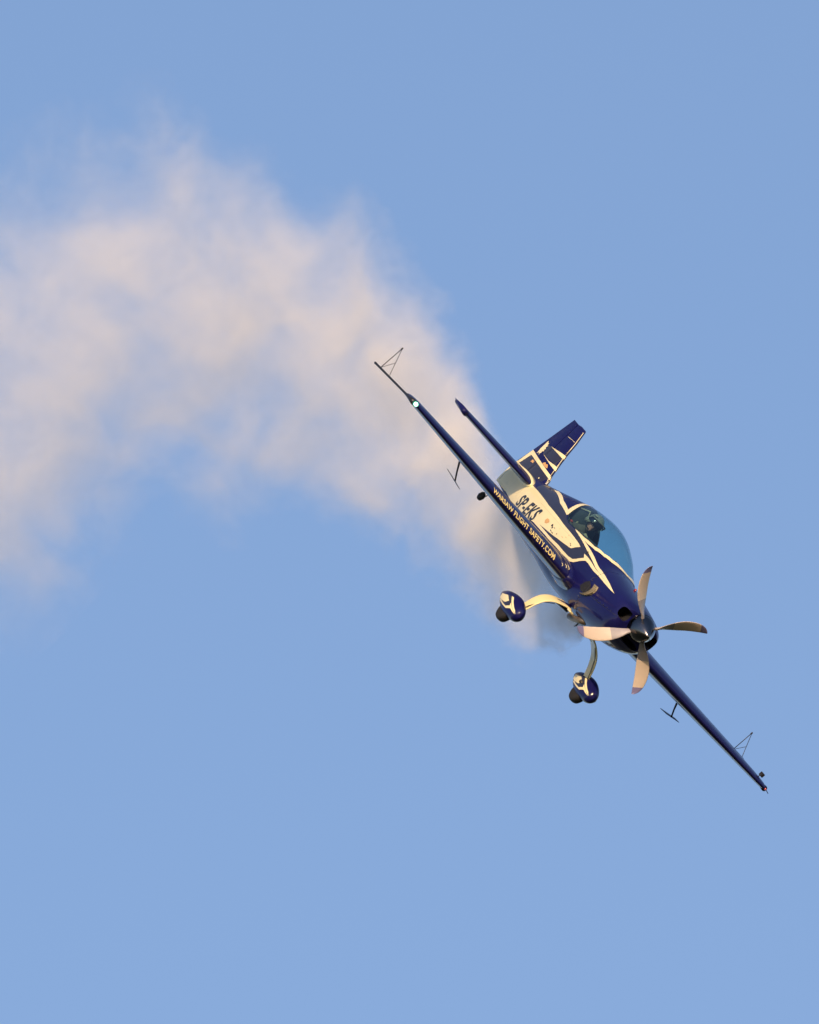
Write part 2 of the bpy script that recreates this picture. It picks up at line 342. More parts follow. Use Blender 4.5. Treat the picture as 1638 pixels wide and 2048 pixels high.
# ------------------------------------------------------------------ lettering (mesh text from the built-in font)
def text_mesh(s, bold=0.0, ext=0.0):
    cu = bpy.data.curves.new('lettering', 'FONT'); cu.body = s; cu.size = 1.0; cu.offset = bold; cu.resolution_u = 3; cu.space_character = 1.06
    o = bpy.data.objects.new('lettering', cu); COL.objects.link(o)
    dg = bpy.context.evaluated_depsgraph_get(); me = bpy.data.meshes.new_from_object(o.evaluated_get(dg), depsgraph=dg)
    bpy.data.objects.remove(o); return me
def map_text(me, fn, name, m, parent, steps=3):
    bm = bmesh.new(); bm.from_mesh(me)
    bmesh.ops.triangulate(bm, faces=bm.faces)
    xs = [v.co.x for v in bm.verts]; ys = [v.co.y for v in bm.verts]; x0, x1, y0, y1 = min(xs), max(xs), min(ys), max(ys)
    for k in range(1, steps * 4):
        bmesh.ops.bisect_plane(bm, geom=bm.verts[:] + bm.edges[:] + bm.faces[:], plane_co=(0, y0 + (y1 - y0) * k / (steps * 4), 0), plane_no=(0, 1, 0))
    for v in bm.verts: v.co = fn((v.co.x - x0) / (x1 - x0), (v.co.y - y0) / (y1 - y0))
    me2 = bpy.data.meshes.new(name); bm.to_mesh(me2); bm.free(); me2.materials.append(m)
    o = bpy.data.objects.new(name, me2); COL.objects.link(o); o.parent = parent; return o
# registration on the right side: corners in (station, angle)
def reg(u, v):
    bl, tl, br, tr = (-5.68, 126), (-5.62, 96.5), (-4.60, 111), (-4.53, 87.5)
    x = (bl[0] * (1 - v) + tl[0] * v) * (1 - u) + (br[0] * (1 - v) + tr[0] * v) * u
    t = (bl[1] * (1 - v) + tl[1] * v) * (1 - u) + (br[1] * (1 - v) + tr[1] * v) * u
    return hull(x, rad(t), 0.0065)
map_text(text_mesh('SP-EKS', 0.03), reg, 'registration_lettering', LETB, fus)
map_text(text_mesh('SP-EKS', 0.03), lambda u, v: (lambda p: Vector((p.x, -p.y, p.z)))(reg(1 - u, v)), 'registration_lettering', LETB, fus)

# ------------------------------------------------------------------ wings
def foil(y, x0, ch, zc, tc, a=0.0, b=1.0, n=16, inc=0.0):
    def th(q): return 5 * tc * ch * (0.2969 * math.sqrt(q) - 0.1260 * q - 0.3516 * q * q + 0.2843 * q ** 3 - 0.1036 * q ** 4)
    qs = [a + (b - a) * (1 - math.cos(math.pi * i / n)) / 2 for i in range(n + 1)]
    if a == 0: qs = [b * (1 - math.cos(math.pi / 2 * i / n)) ** 1.15 for i in range(n + 1)]
    up = [Vector((x0 - ch * q, y, zc + th(q))) for q in qs]; lo = [Vector((x0 - ch * q, y, zc - th(q))) for q in qs]
    return up[::-1] + lo[(1 if a == 0 else 0):]
def wing_at(y):
    f = (abs(y) - .4) / 3.6
    return dict(x0=-2.0 - .13 * f, zc=-.325 + .054 * f, ch=1.86 + (.83 - 1.86) * f, tc=.15 - .035 * f)
HINGE = 0.76
def build_wing(s):
    ys = [.28, .4, .8, 1.2, 1.6, 2.0, 2.4, 2.8, 3.2, 3.6, 3.8]
    rings = []
    for y in ys:
        w = wing_at(y); rings.append(foil(s * y, w['x0'], w['ch'], w['zc'], w['tc'], 0, HINGE))
    for y, k, tk in [(3.9, .86, .98), (3.96, .66, .9), (4.0, .5, .72), (4.018, .42, .45), (4.025, .38, .1)]:
        w = wing_at(y); rings.append(foil(s * y, w['x0'] - (0.01 if tk < .8 else 0), w['ch'] * k, w['zc'], w['tc'] * tk / k * .96, 0, HINGE))
    mb = MB().loft(rings); wg = mb.build('wing', NAVY, plane); wg.data.set_sharp_from_angle(angle=rad(50))
    # aileron, deflected for the roll
    d = rad(12) * s; rings = []
    for y in [1.25, 1.8, 2.4, 3.0, 3.6, 3.84]:
        w = wing_at(y); h = Vector((w['x0'] - w['ch'] * HINGE, s * y, w['zc']))
        r = foil(s * y, w['x0'], w['ch'], w['zc'], w['tc'], HINGE + .008, 1.0, 6)
        rings.append([h + Matrix.Rotation(d, 3, 'Y') @ (p - h) for p in r])
    al = MB().loft(rings).build('aileron', NAVY, wg); al.data.set_sharp_from_angle(angle=rad(40))
    # inboard trailing edge piece
    rings = []
    for y in [.28, .7, 1.235]:
        w = wing_at(y); rings.append(foil(s * y, w['x0'], w['ch'], w['zc'], w['tc'], HINGE, 1.0, 6))
    MB().loft(rings).build('trailing_edge', NAVY, wg).data.set_sharp_from_angle(angle=rad(40))
    # root fillet
    rings = []
    for y, g in [(.34, 1.25), (.40, 1.14), (.46, 1.06), (.54, 1.01)]:
        w = wing_at(y); rings.append(foil(s * y, w['x0'] + .03 * (g - 1) * 4, w['ch'] * (1 + (g - 1) * .1), w['zc'], w['tc'] * g, 0, .97))
    MB().loft(rings).build('root_fillet', NAVY, wg)
    # spade under the aileron
    px, pz, dx, dz, uy, uz, tx, tz = (-2.684, -.597, .11, -.004, .134, .025, -3.061, -.375) if s < 0 else (-2.645, -.579, .11, .006, .131, .028, -2.86, -.395)
    sp = MB(); c = Vector((px - .06, s * 2.45, pz)); e = Vector((dx, 0, dz)); u = Vector((0, uy, uz * s))
    nrm = e.cross(u).normalized() * .004
    q = [c + e - u * .9, c + e + u * .9, c - e + u, c - e - u]
    sp.add([p + nrm for p in q] + [p - nrm for p in q], [[0, 1, 2, 3], [7, 6, 5, 4], [0, 4, 5, 1], [1, 5, 6, 2], [2, 6, 7, 3], [3, 7, 4, 0]])
    spo = sp.build('spade_plate', DARKM, wg, smooth=False)
    MB().tube([(px, s * 2.45, pz), (px * .5 + tx * .5 - .01, s * 2.45, pz * .5 + tz * .5), (tx, s * 2.45, tz), (tx - .03, s * 2.45, tz + .05), (tx + .1, s * 2.45, tz + .11)], [.011, .012, .016, .022, .02], 8).build('spade_arm', DARKM, wg)
    # boom and sighting triangle at the tip
    zo = 0.0 if s < 0 else .035
    b0 = Vector((-2.18, s * 4.0, -.275)); bs = Vector((-2.53, s * 4.0, -.286 + zo * .3)); be = Vector((-3.966, s * 4.0, -.351 + zo * 1.6))
    MB().tube([b0, (-2.3, s * 4.0, -.278), (-2.42, s * 4.0, -.282), bs, bs.lerp(be, .3), bs.lerp(be, .97), be], [.044, .036, .026, .0175, .0165, .0165, .02], 10).build('tip_boom', DARKM, wg)
    A, B, C = (Vector((-3.738, s * 4.0, -.338 + zo * 1.6)), Vector((-3.34, s * 4.0, -.318 + zo * 1.2)), Vector((-3.729, s * 4.0, .065 + zo * .3)))
    MB().tube([A, C], .0062, 6).build('sight_strut', DARKM, wg); MB().tube([B, C], .0048, 6).build('sight_strut', DARKM, wg)
    MB().tube([A.lerp(C, .02), B.lerp(C, .48)], .0038, 6).build('sight_strut', DARKM, wg)
    MB().tube([A.lerp(C, .93), A.lerp(C, 1.03)], .012, 8).build('sight_cap', DARKM, wg)
    return wg
wr = build_wing(-1); wl = build_wing(1)
# navigation light lit green on the right tip, dark red one on the left
wt = wing_at(4.0)
MB().ball((-2.135, -3.985, wt['zc']), (.042, .05, .043), 16, 10).build('nav_light', LENSG, wr)
MB().ball((-2.108, -3.992, wt['zc'] + .002), (.030, .034, .030), 14, 8).build('nav_light_bulb', NAVL, wr)
MB().ball((-2.14, 4.0, wt['zc']), (.03, .02, .018), 12, 8).build('nav_light', REDL, wl)
MB().tube([(-2.3, 3.86, -.24), (-2.3, 3.86, -.205)], .008, 6).build('camera_stalk', DARKM, wl)
bevel(MB().box((-2.3, 3.875, -.175), (.045, .022, .03)).build('action_camera', DARKM, wl, False), .006)
MB().tube([(-2.16, 4.02, -.27), (-2.16, 4.09, -.285)], .006, 6).build('static_wick', DARKM, wl)

# sponsor words along the leading edge
def le_text(y0, y1, q0, q1, s):
    def fn(u, v):
        y = y0 + (y1 - y0) * u; w = wing_at(y); sag = q0 + (q1 - q0) * v      # height above the chord line -> chord station on the nose
        def th(q): return 5 * w['tc'] * w['ch'] * (0.2969 * math.sqrt(q) - 0.1260 * q - 0.3516 * q * q + 0.2843 * q ** 3 - 0.1036 * q ** 4)
        h = abs(sag) * th(.3); a, b = 0.0, .3
        for _ in range(24):
            m_ = (a + b) / 2
            if th(m_) < h: a = m_
            else: b = m_
        q = (a + b) / 2; sg = 1 if sag > 0 else -1
        nq = th(q + .002) - th(max(q - .002, 0)); nx = -nq / (.004 * w['ch']) if q > .002 else -9
        nv = Vector((-nx, 0, sg)).normalized()
        return Vector((w['x0'] - w['ch'] * q, y, w['zc'] + sg * th(q))) + nv * .004
    return fn
map_text(text_mesh('WARSAW FLIGHT SAFETY.COM', 0.028), le_text(-2.245, -.865, .08, .63, -1), 'wing_lettering', LETY, wr, 3)
for k, (y, q) in enumerate([(-.70, .55), (-.62, .72), (-.56, .80)]):
    f = le_text(-1, 1, -1, 1, -1)
    g = lambda yy, ss: le_text(yy, yy + 1, ss, ss + 1, -1)(0, 0)
    MB().tube([g(y - .02, q), g(y, q - .06), g(y + .005, q - .16), g(y - .01, q - .24)], [.002, .005, .005, .002], 5).build('wing_marking', CREAM, wr)

# ------------------------------------------------------------------ tail
def build_tail():
    for s in (-1, 1):
        def tp(y):
            f = (y - .12) / 1.48
            return dict(x0=-5.74 - .21 * f, zc=.062 - .004 * f, ch=1.12 - .42 * f, tc=.115 - .005 * f)
        rings = []
        for y in [.03, .15, .5, 1.0, 1.45, 1.58]:
            w = tp(y); rings.append(foil(s * y, w['x0'], w['ch'], w['zc'], w['tc'], 0, .58, 12))
        for y, k, t in [(1.62, .95, .75), (1.645, .9, .3)]:
            w = tp(y); rings.append(foil(s * y, w['x0'] - .03 * (1 - t), w['ch'] * k, w['zc'], w['tc'] * t / k, 0, .58, 12))
        tpn = MB().loft(rings).build('tailplane', NAVY, plane); tpn.data.set_sharp_from_angle(angle=rad(50))
        rings = []
        for y in [.12, .8, 1.44]:
            w = tp(y); h = Vector((w['x0'] - w['ch'] * .59, s * y, w['zc'])); r = foil(s * y, w['x0'], w['ch'], w['zc'], w['tc'], .595, 1, 6)
            rings.append([h + Matrix.Rotation(rad(-3), 3, 'Y') @ (p - h) for p in r])
        MB().loft(rings).build('elevator', NAVY, tpn)
        # pointed balance horn at the tip
        c = [(-5.93, 1.57, .052, .048), (-6.0, 1.60, .060, .052), (-6.10, 1.625, .068, .040), (-6.22, 1.645, .072, .022), (-6.36, 1.66, .078, .003)]
        MB().tube([(x, s * y, z) for x, y, z, r in c], [r for *_, r in c], 10, .9).build('balance_horn', NAVY, tpn)
        # cream collar where the tailplane meets the body
        rings = []
        for y, g in [(.09, 1.35), (.17, 1.32), (.185, 1.22)]:
            w = tp(y); rings.append(foil(s * y, w['x0'] + .022, w['ch'] + .06, w['zc'], w['tc'] * g, 0, .8, 12))
        MB().loft(rings).build('root_collar', CREAM, tpn)
    # fin: sections stacked in z
    FZ = [(.10, -5.68, -6.36), (.22, -5.76, -6.37), (.35, -5.86, -6.385), (.67, -6.02, -6.43), (.9, -6.10, -6.46), (1.10, -6.20, -6.49)]
    def fin_ring(z, xl, xh, t=.12, x_end=None, a=0, b=1):
        ch = (xl - xh) / .55
        p = foil(0, xl, ch, 0, t, a, b, 12); return [Vector((v.x, v.z, z)) for v in p]
    fin = MB().loft([fin_ring(z, a, b, .11, a=0, b=.55) for z, a, b in FZ] + [fin_ring(1.118, -6.215, -6.40, .06, a=0, b=.55)]).build('tail_fin', NAVY, plane); fin.data.set_sharp_from_angle(angle=rad(50))
    RZ = [(-.285, -6.40, -6.96), (-.2, -6.37, -6.985), (-.05, -6.375, -7.0), (.124, -6.375, -6.975), (.38, -6.395, -6.90), (.64, -6.435, -6.835), (1.10, -6.505, -6.732)]
    def rhw(z): return .056 - .030 * max(0, min(1, (z - .1))) - (0 if z > -.1 else .012)
    rr = []
    for z, xh, xt in RZ:
        hw = rhw(z); pts = [(xh, hw * .9), (xh - (xh - xt) * .1, hw), (xh - (xh - xt) * .5, hw * .62), (xt, .006)]
        rr.append([Vector((x, y, z)) for x, y in pts] + [Vector((x, -y, z)) for x, y in pts[::-1]])
    rud = MB().loft(rr).build('rudder', NAVY, plane, smooth=True); rud.data.set_sharp_from_angle(angle=rad(30))
    def side_y(x, z):
        # half thickness of fin or rudder there
        zs = [q[0] for q in FZ]; zz = max(zs[0], min(zs[-1], z))
        for (za, a0, a1), (zb_, b0, b1) in zip(FZ, FZ[1:]):
            if za <= zz <= zb_:
                f = (zz - za) / (zb_ - za); xl = a0 + (b0 - a0) * f; xh = a1 + (b1 - a1) * f; break
        ch = (xl - xh) / .55; q = (xl - x) / ch
        if q <= 0: return .004
        if q <= .55: return 5 * .11 * ch * (0.2969 * math.sqrt(q) - 0.1260 * q - 0.3516 * q * q + 0.2843 * q ** 3 - 0.1036 * q ** 4)
        for (za, a0, a1), (zb_, b0, b1) in zip(RZ, RZ[1:]):
            if za <= z <= zb_ or (z > RZ[-1][0] and zb_ == RZ[-1][0]):
                f = min(1, (z - za) / (zb_ - za)); xh = a0 + (b0 - a0) * f; xt = a1 + (b1 - a1) * f; break
        hw = rhw(z); u = (xh - x) / (xh - xt)
        if u < .1: return hw * (.9 + max(u, 0))
        if u < .5: return hw + (hw * .62 - hw) * (u - .1) / .4
        return hw * .62 + (.006 - hw * .62) * min(1, (u - .5) / .5)
    def fin_decal(name, poly, m, off):
        for sg in (-1, 1):
            bm = bmesh.new(); f = bm.faces.new([bm.verts.new((x, 0, z)) for x, z in poly]); f.normal_update(); bmesh.ops.triangulate(bm, faces=[f])
            x0, x1 = min(p[0] for p in poly), max(p[0] for p in poly); a = math.ceil(x0 / .02)
            while a * .02 < x1:
                bmesh.ops.bisect_plane(bm, geom=bm.verts[:] + bm.edges[:] + bm.faces[:], plane_co=(a * .02, 0, 0), plane_no=(1, 0, 0)); a += 1
            for v in bm.verts: v.co.y = sg * (side_y(v.co.x, v.co.z) + off)
            me = bpy.data.meshes.new(name); bm.to_mesh(me); bm.free(); me.materials.append(m)
            o = bpy.data.objects.new(name, me); COL.objects.link(o); o.parent = fin
    fin_decal('slate_panel', [(-6.85, .128), (-6.775, .325), (-5.784, .298), (-5.765, .232), (-5.80, .13)], SLATE, .003)
    fin_decal('cream_band', [(-6.945, .117), (-6.885, .386), (-5.86, .350), (-5.795, .300), (-6.775, .325), (-6.85, .128)], CREAM, .0045)
    fin_decal('cream_wedge', [(-6.508, .460), (-6.185, .459), (-5.93, .492), (-5.89, .437), (-6.044, .438)], CREAM, .0045)
    fin_decal('slate_panel', [(-6.604, .6), (-6.517, .609), (-5.999, .626), (-5.93, .492), (-6.515, .460), (-6.575, .528)], SLATE, .003)
    fin_decal('cream_wedge', [(-6.511, .612), (-6.02, .683), (-5.995, .634), (-6.03, .625)], CREAM, .0045)
    fin_decal('eagle_marking', [(-6.689, .395), (-6.74, .484), (-6.76, .634), (-6.70, .611), (-6.66, .618), (-6.655, .58), (-6.61, .585), (-6.628, .547), (-6.58, .53), (-6.60, .51), (-6.56, .49), (-6.599, .475), (-6.59, .44), (-6.611, .428), (-6.588, .399), (-6.65, .43)], CREAM, .0045)
    fin_decal('tan_marking', [(-6.274, .368), (-6.264, .385), (-6.23, .413), (-6.171, .402), (-6.12, .418), (-6.041, .376), (-6.097, .365), (-6.147, .363)], TAN, .0045)
    fin_decal('horn_line', [(-6.397, .879), (-6.397, .884), (-6.13, .907), (-6.13, .902)], CREAM, .0045)
    fin_decal('rudder_cream', [(-6.41, -.284), (-6.40, .12), (-6.96, .12), (-6.985, -.05), (-6.975, -.2), (-6.95, -.284)], CREAM, .0045)
    fin_decal('small_marking', [(-5.99, .2), (-5.97, .215), (-5.95, .2), (-5.97, .188)], CREAM, .0045)
    fin_decal('small_marking', [(-6.60, .25), (-6.60, .30), (-6.50, .30), (-6.49, .26), (-6.55, .265)], TAN, .0045)
    le = []
    for z in [.24, .35, .44, .5, .6, .67, .8, .9, 1.0, 1.08]:
        for (za, a0, a1), (zb_, b0, b1) in zip(FZ, FZ[1:]):
            if za <= z <= zb_: le.append(Vector((a0 + (b0 - a0) * (z - za) / (zb_ - za) - .012, -.016, z)))
    MB().tube(le, .006, 6).build('leading_edge_strip', CREAM, fin)
    # tail wheel on its spring
    MB().tube([(-6.35, 0, -.33), (-6.6, 0, -.40), (-6.83, 0, -.47)], [.018, .016, .014], 8).build('tail_spring', DARKM, plane)
    tw = MB()
    def wheel(c, r, w, n=28):
        prof = [(-w, r * .45), (-w, r * .8), (-w * .8, r * .94), (-w * .35, r), (w * .35, r), (w * .8, r * .94), (w, r * .8), (w, r * .45)]
        return [[Vector((c[0] + rr_ * math.cos(t), c[1] + y, c[2] + rr_ * math.sin(t))) for t in [2 * math.pi * k / n for k in range(n)]] for y, rr_ in prof]
    t_ = MB().loft(wheel((-6.90, 0, -.590), .068, .028)).build('tail_wheel', RUB, plane)
    MB().tube([(-6.90, -.05, -.59), (-6.90, .05, -.59)], .018, 8).build('axle', DARKM, t_)
    for s in (-1, 1): MB().tube([(-6.90, s * .038, -.59), (-6.86, s * .035, -.53), (-6.83, s * .012, -.48)], .008, 6).build('tail_fork', DARKM, t_)
    return wheel
wheel_rings = build_tail()

# ------------------------------------------------------------------ undercarriage
def build_gear():
    PTOP = [(-0.368, 125.2), (-0.393, 90.2), (-0.166, 68.0), (0.038, 81.6), (-0.018, 97.4), (-0.232, 112.8)]
    PC1 = [(-0.338, 127.7), (-0.199, 111.3), (0.069, 107.8), (0.152, 92.2), (0.117, 79.9), (0.264, 90.3), (0.36, 103.7), (0.33, 105.0), (0.215, 97.7), (0.116, 116.4), (-0.122, 119.4)]
    PC2 = [(-0.058, 57.5), (0.011, 53.4), (0.13, 67.1), (0.318, 82.5), (0.365, 100.1), (0.258, 89.0), (0.138, 79.3)]
    PD = [(-0.159, 66.4), (-0.052, 58.8), (0.118, 78.3), (0.143, 91.8), (0.062, 106.6), (-0.172, 109.5), (-0.016, 97.9), (0.042, 81.3)]
    for s in (-1, 1):
        c = Vector((-1.82, -.835, -1.135)) if s < 0 else Vector((-1.80, .835, -1.145))
        xs = [.399, .395, .385, .37, .34, .30, .26, .2, .12, .04, -.05, -.15, -.25, -.34, -.42, -.5, -.545]
        mb = MB().loft([[hull(x, 2 * math.pi * j / 36, 0, PST) for j in range(36)] for x in xs]); po = mb.build('wheel_pant', NAVY, plane); po.location = c
        for mir in (False, True):
            surf_decal('slate_panel', PD, SLATE, po, .002, PST, mir, .03, 6); surf_decal('cream_panel', PTOP, CREAM, po, .0035, PST, mir, .03, 6)
            surf_decal('cream_stripe', PC1, CREAM, po, .004, PST, mir, .03, 6); surf_decal('cream_stripe', PC2, CREAM, po, .004, PST, mir, .03, 6)
        w = MB().loft(wheel_rings((-.03, 0, -.10), .185, .062)).build('wheel', RUB, po)
        # leg: broad flat cream spring, arched
        P = [(.22, -.585, .15, .030), (.30, -.615, .145, .030), (.42, -.655, .14, .028), (.50, -.70, .135, .028), (.585, -.765, .128, .027), (.65, -.845, .12, .026), (.70, -.93, .112, .025), (.738, -1.02, .105, .024), (.765, -1.09, .10, .023), (.79, -1.135, .095, .022)]
        if s < 0: P = [(.22, -.585, .15, .030), (.30, -.60, .145, .030), (.40, -.635, .14, .028), (.47, -.665, .135, .028), (.54, -.715, .128, .027), (.60, -.785, .12, .026), (.64, -.87, .112, .025), (.665, -.95, .105, .024), (.69, -1.04, .10, .023), (.72, -1.11, .095, .022)]
        for _ in range(2):
            P2 = []
            for i in range(len(P) - 1):
                a, b, c_, d = P[max(i - 1, 0)], P[i], P[i + 1], P[min(i + 2, len(P) - 1)]
                P2 += [b, tuple((9 * (q + r_) - p - s_) / 16 for p, q, r_, s_ in zip(a, b, c_, d))]
            P = P2 + [P[-1]]
        rings = []
        for i, (y, z, hw, ht) in enumerate(P):
            a, b = P[max(i - 1, 0)], P[min(i + 1, len(P) - 1)]; d = Vector((0, b[0] - a[0], b[1] - a[1])).normalized(); nr = Vector((0, -d.z, d.y))
            cx = -1.94 + (i / (len(P) - 1)) * .06
            ring = []
            for k in range(16):
                t = 2 * math.pi * k / 16
                ca, sa = math.cos(t), math.sin(t)
                q = Vector((cx, y, z)) + Vector((1, 0, 0)) * math.copysign(abs(ca) ** .6, ca) * hw * 1.1 + nr * math.copysign(abs(sa) ** .8, sa) * ht * .6
                ring.append(Vector((q.x, q.y * s, q.z)))
            rings.append(ring)
        lg = MB().loft(rings).build('gear_leg', LEG, plane)
        MB().tube([(-1.90, s * .21, -.60), (-1.93, s * .32, -.625), (-1.94, s * .41, -.650)], [.10, .072, .050], 12, .62).build('leg_fairing', NAVY, lg)
        MB().tube([(-1.80, s * .46, -.69), (-1.82, s * .60, -.80), (-1.80, s * .70, -.98), (-1.78, s * .75, -1.1)], .006, 6).build('brake_line', DARKM, lg)
        MB().tube([(0, 0, 0), (0, -s * .15, 0)], .025, 10).build('axle', DARKM, po)
build_gear()
# exhaust stacks, smoke oil nozzle and drain under the belly
for s in (-1, 1):
    ex = MB().tube([(-1.30, s * .16, -.52), (-1.5, s * .16, -.585), (-1.68, s * .16, -.635), (-1.80, s * .16, -.655)], [.045, .045, .045, .048], 14).build('exhaust_pipe', mat('exhaust_steel', (.25, .2, .15), .45, metal=.8, var=.3), plane)
    MB().tube([(-1.801, s * .16, -.655), (-1.812, s * .16, -.657)], .037, 14).build('exhaust_mouth', BLACK, ex)
MB().tube([(-1.75, -.02, -.60), (-1.74, -.02, -.68), (-1.76, -.02, -.70)], [.012, .011, .009], 8).build('drain_pipe', DARKM, plane)
bevel(MB().box((-1.62, -.30, -.60), (.07, .03, .014)).build('step_plate', LEG, plane, False), .008)

# side air outlet of the cowling on the right, with its ribbed screen
def build_vent():
    out = surf_decal('air_outlet', [(-1.72, 98), (-1.62, 93.5), (-1.50, 96), (-1.42, 99.5), (-1.30, 103), (-1.36, 107.5), (-1.50, 111.5), (-1.66, 112), (-1.78, 107)], BLACK, cowl, .0035, gx=.03, gt=3)
    prof = [(-1.26, 92), (-1.22, 96), (-1.23, 101), (-1.28, 106), (-1.36, 110.5), (-1.44, 113)]
    rings = []
    for x, t in prof:
        a, b, c_, d_ = hull(x, rad(t), .003), hull(x - .11, rad(t + .5), .003), hull(x - .10, rad(t + .5), .040), hull(x - .02, rad(t), .024)
        rings.append([a, b, c_, d_])
    v = MB().loft(rings).build('outlet_screen', VENT, cowl, False)
    for i in range(14):
        f = i / 13 * (len(prof) - 1); k = min(int(f), len(prof) - 2); u = f - k
        x = prof[k][0] + (prof[k + 1][0] - prof[k][0]) * u; t = prof[k][1] + (prof[k + 1][1] - prof[k][1]) * u
        MB().tube([hull(x - .01, rad(t), .024), hull(x - .10, rad(t + .5), .042)], .0035, 5).build('screen_rib', VENT, v)
    surf_tube([(-1.28, 103), (-1.15, 104.5), (-1.0, 105), (-.85, 104.4), (-.72, 103)], .004, 'cheek_edge', NAVY, cowl, off=.002)
build_vent()

# ------------------------------------------------------------------ propeller
prop = bpy.data.objects.new('propeller', None); COL.objects.link(prop); prop.parent = plane; prop.location = (-.29, 0, 0)
def build_prop():
    rings = []
    prof = [(-.085, .192), (-.06, .195), (-.02, .192), (.03, .180), (.08, .160), (.13, .134), (.18, .103), (.22, .075), (.25, .050), (.272, .028), (.284, .014), (.29, .003)]
    for x, r in prof: rings.append([Vector((x, r * math.cos(t), r * math.sin(t))) for t in [2 * math.pi * k / 48 for k in range(48)]])
    MB().loft(rings).build('spinner', SPIN, prop)
    MB().loft([[Vector((x, .199 * math.cos(t), .199 * math.sin(t))) for t in [2 * math.pi * k / 48 for k in range(48)]] for x in (-.09, -.076)]).build('backplate', SPIN, prop, False)
    # scimitar blade along +Z: r, chord, sweep, pitch
    BL = [(.15, .07, 0, 62), (.22, .085, 0, 55), (.30, .12, .012, 47), (.40, .155, .02, 39), (.50, .175, .022, 33), (.60, .18, .018, 29), (.70, .172, .004, 26), (.80, .15, -.022, 23), (.87, .118, -.05, 21), (.915, .075, -.08, 20), (.932, .03, -.105, 20)]
    for _ in range(2):
        B2 = []
        for i in range(len(BL) - 1):
            a, b, c_, d = BL[max(i - 1, 0)], BL[i], BL[i + 1], BL[min(i + 2, len(BL) - 1)]
            B2 += [b, tuple((9 * (q + r_) - p - s_) / 16 for p, q, r_, s_ in zip(a, b, c_, d))]
        BL = B2 + [BL[-1]]
    me = None
    for k in range(4):
        if me is None:
            rings = []
            for r, ch, sw, pt in BL:
                ring = []; th = .02 + .03 * max(0, (.3 - r) / .15) if r < .3 else max(.007, .02 * (1 - (r - .3) / .9))
                for j in range(18):
                    t = 2 * math.pi * j / 18; u = ch / 2 * math.cos(t); v = th * math.sin(t) * (1 + .35 * math.cos(t)) * .5
                    a = rad(pt); ring.append(Vector((u * 1.08 * math.sin(a) + v * math.cos(a), -(u * 1.08 * math.cos(a) - v * math.sin(a) + sw), r)))
                rings.append(ring)
            b = MB().loft(rings).build('blade', PROPB, prop); me = b.data; me.materials.append(PROPD); me.materials.append(PROPT)
            for p in me.polygons: p.material_index = 1 if p.center.z < .45 else (2 if p.center.z > .83 else 0)
        else:
            b = bpy.data.objects.new('blade', me); COL.objects.link(b); b.parent = prop
        b.rotation_euler = (rad(-41 + 90 * k), 0, 0)
build_prop()

# ------------------------------------------------------------------ cockpit
def build_cockpit():
    K = 30; xs = [x for x in XS if -4.12 <= x <= -1.93][::2]; rings = []
    for x in xs:
        s0 = sill(x) + .02; rings.append([hull(x, s0 + (2 * math.pi - 2 * s0) * j / (2 * K), -.02) for j in range(2 * K + 1)])
    tub = MB().loft(rings, False, False, closed=False).build('cockpit_tub', INT, plane)
    MB().box((-3.1, 0, -.42), (1.1, .34, .01)).build('cockpit_floor', INT, tub, False)
    R_ = Matrix.Rotation(rad(-18), 3, 'Y')
    for x, h in ((-4.02, .44), (-2.95, .22)):
        bevel(MB().box((x - .02, 0, h - .38), (.045, .21, .40), R_, .85).build('seat_back', SEAT, tub, False), .03)
        bevel(MB().box((x + .26, 0, -.30), (.25, .21, .05)).build('seat_cushion', SEAT, tub, False), .02)
    # turtle deck inside the glass behind the head, panels with coamings
    rings = [[hull(x, rad(-80 + 160 * j / 16), o_) for j in range(17)] for x, o_ in ((-4.10, -.03), (-4.02, -.06), (-3.96, -.10))]
    MB().loft(rings, False, True, closed=False).build('rear_bulkhead', INT, tub)
    for x, z, w in ((-2.30, .25, .25), (-3.15, .24, .30)):
        p = MB().loft([[Vector((x + .10 * 1, yy, z - .02 - .5 * yy * yy)) for yy in (-w, -w * .5, 0, w * .5, w)] + [Vector((x + .10, w, -.3)), Vector((x + .10, -w, -.3))],
                       [Vector((x - .12, yy, z - .6 * yy * yy)) for yy in (-w, -w * .5, 0, w * .5, w)] + [Vector((x - .06, w, -.3)), Vector((x - .06, -w, -.3))]]).build('instrument_panel', INT, tub, False)
    for a, b_ in (((-4.02, -.13, .36), (-3.93, -.115, .13)), ((-4.02, .09, .36), (-3.93, .10, .13))):
        MB().tube([a, Vector(a).lerp(Vector(b_), .5) + Vector((.01, 0, .01)), b_], .016, 6, .3).build('harness_strap', STRAP, tub)
    MB().tube([(-4.08, -.20, .40), (-3.93, -.12, .47), (-3.90, -.10, .40)], .011, 6).build('head_brace', STRAP, tub)
    MB().tube([(-4.08, -.24, .36), (-4.0, 0, .50), (-4.08, .24, .36)], .018, 8).build('roll_bar', DARKM, tub)
    MB().tube([(-2.58, -.05, .12), (-2.5, -.04, .25), (-2.42, -.02, .31)], .005, 6).build('sight_rod', DARKM, tub)
build_cockpit()

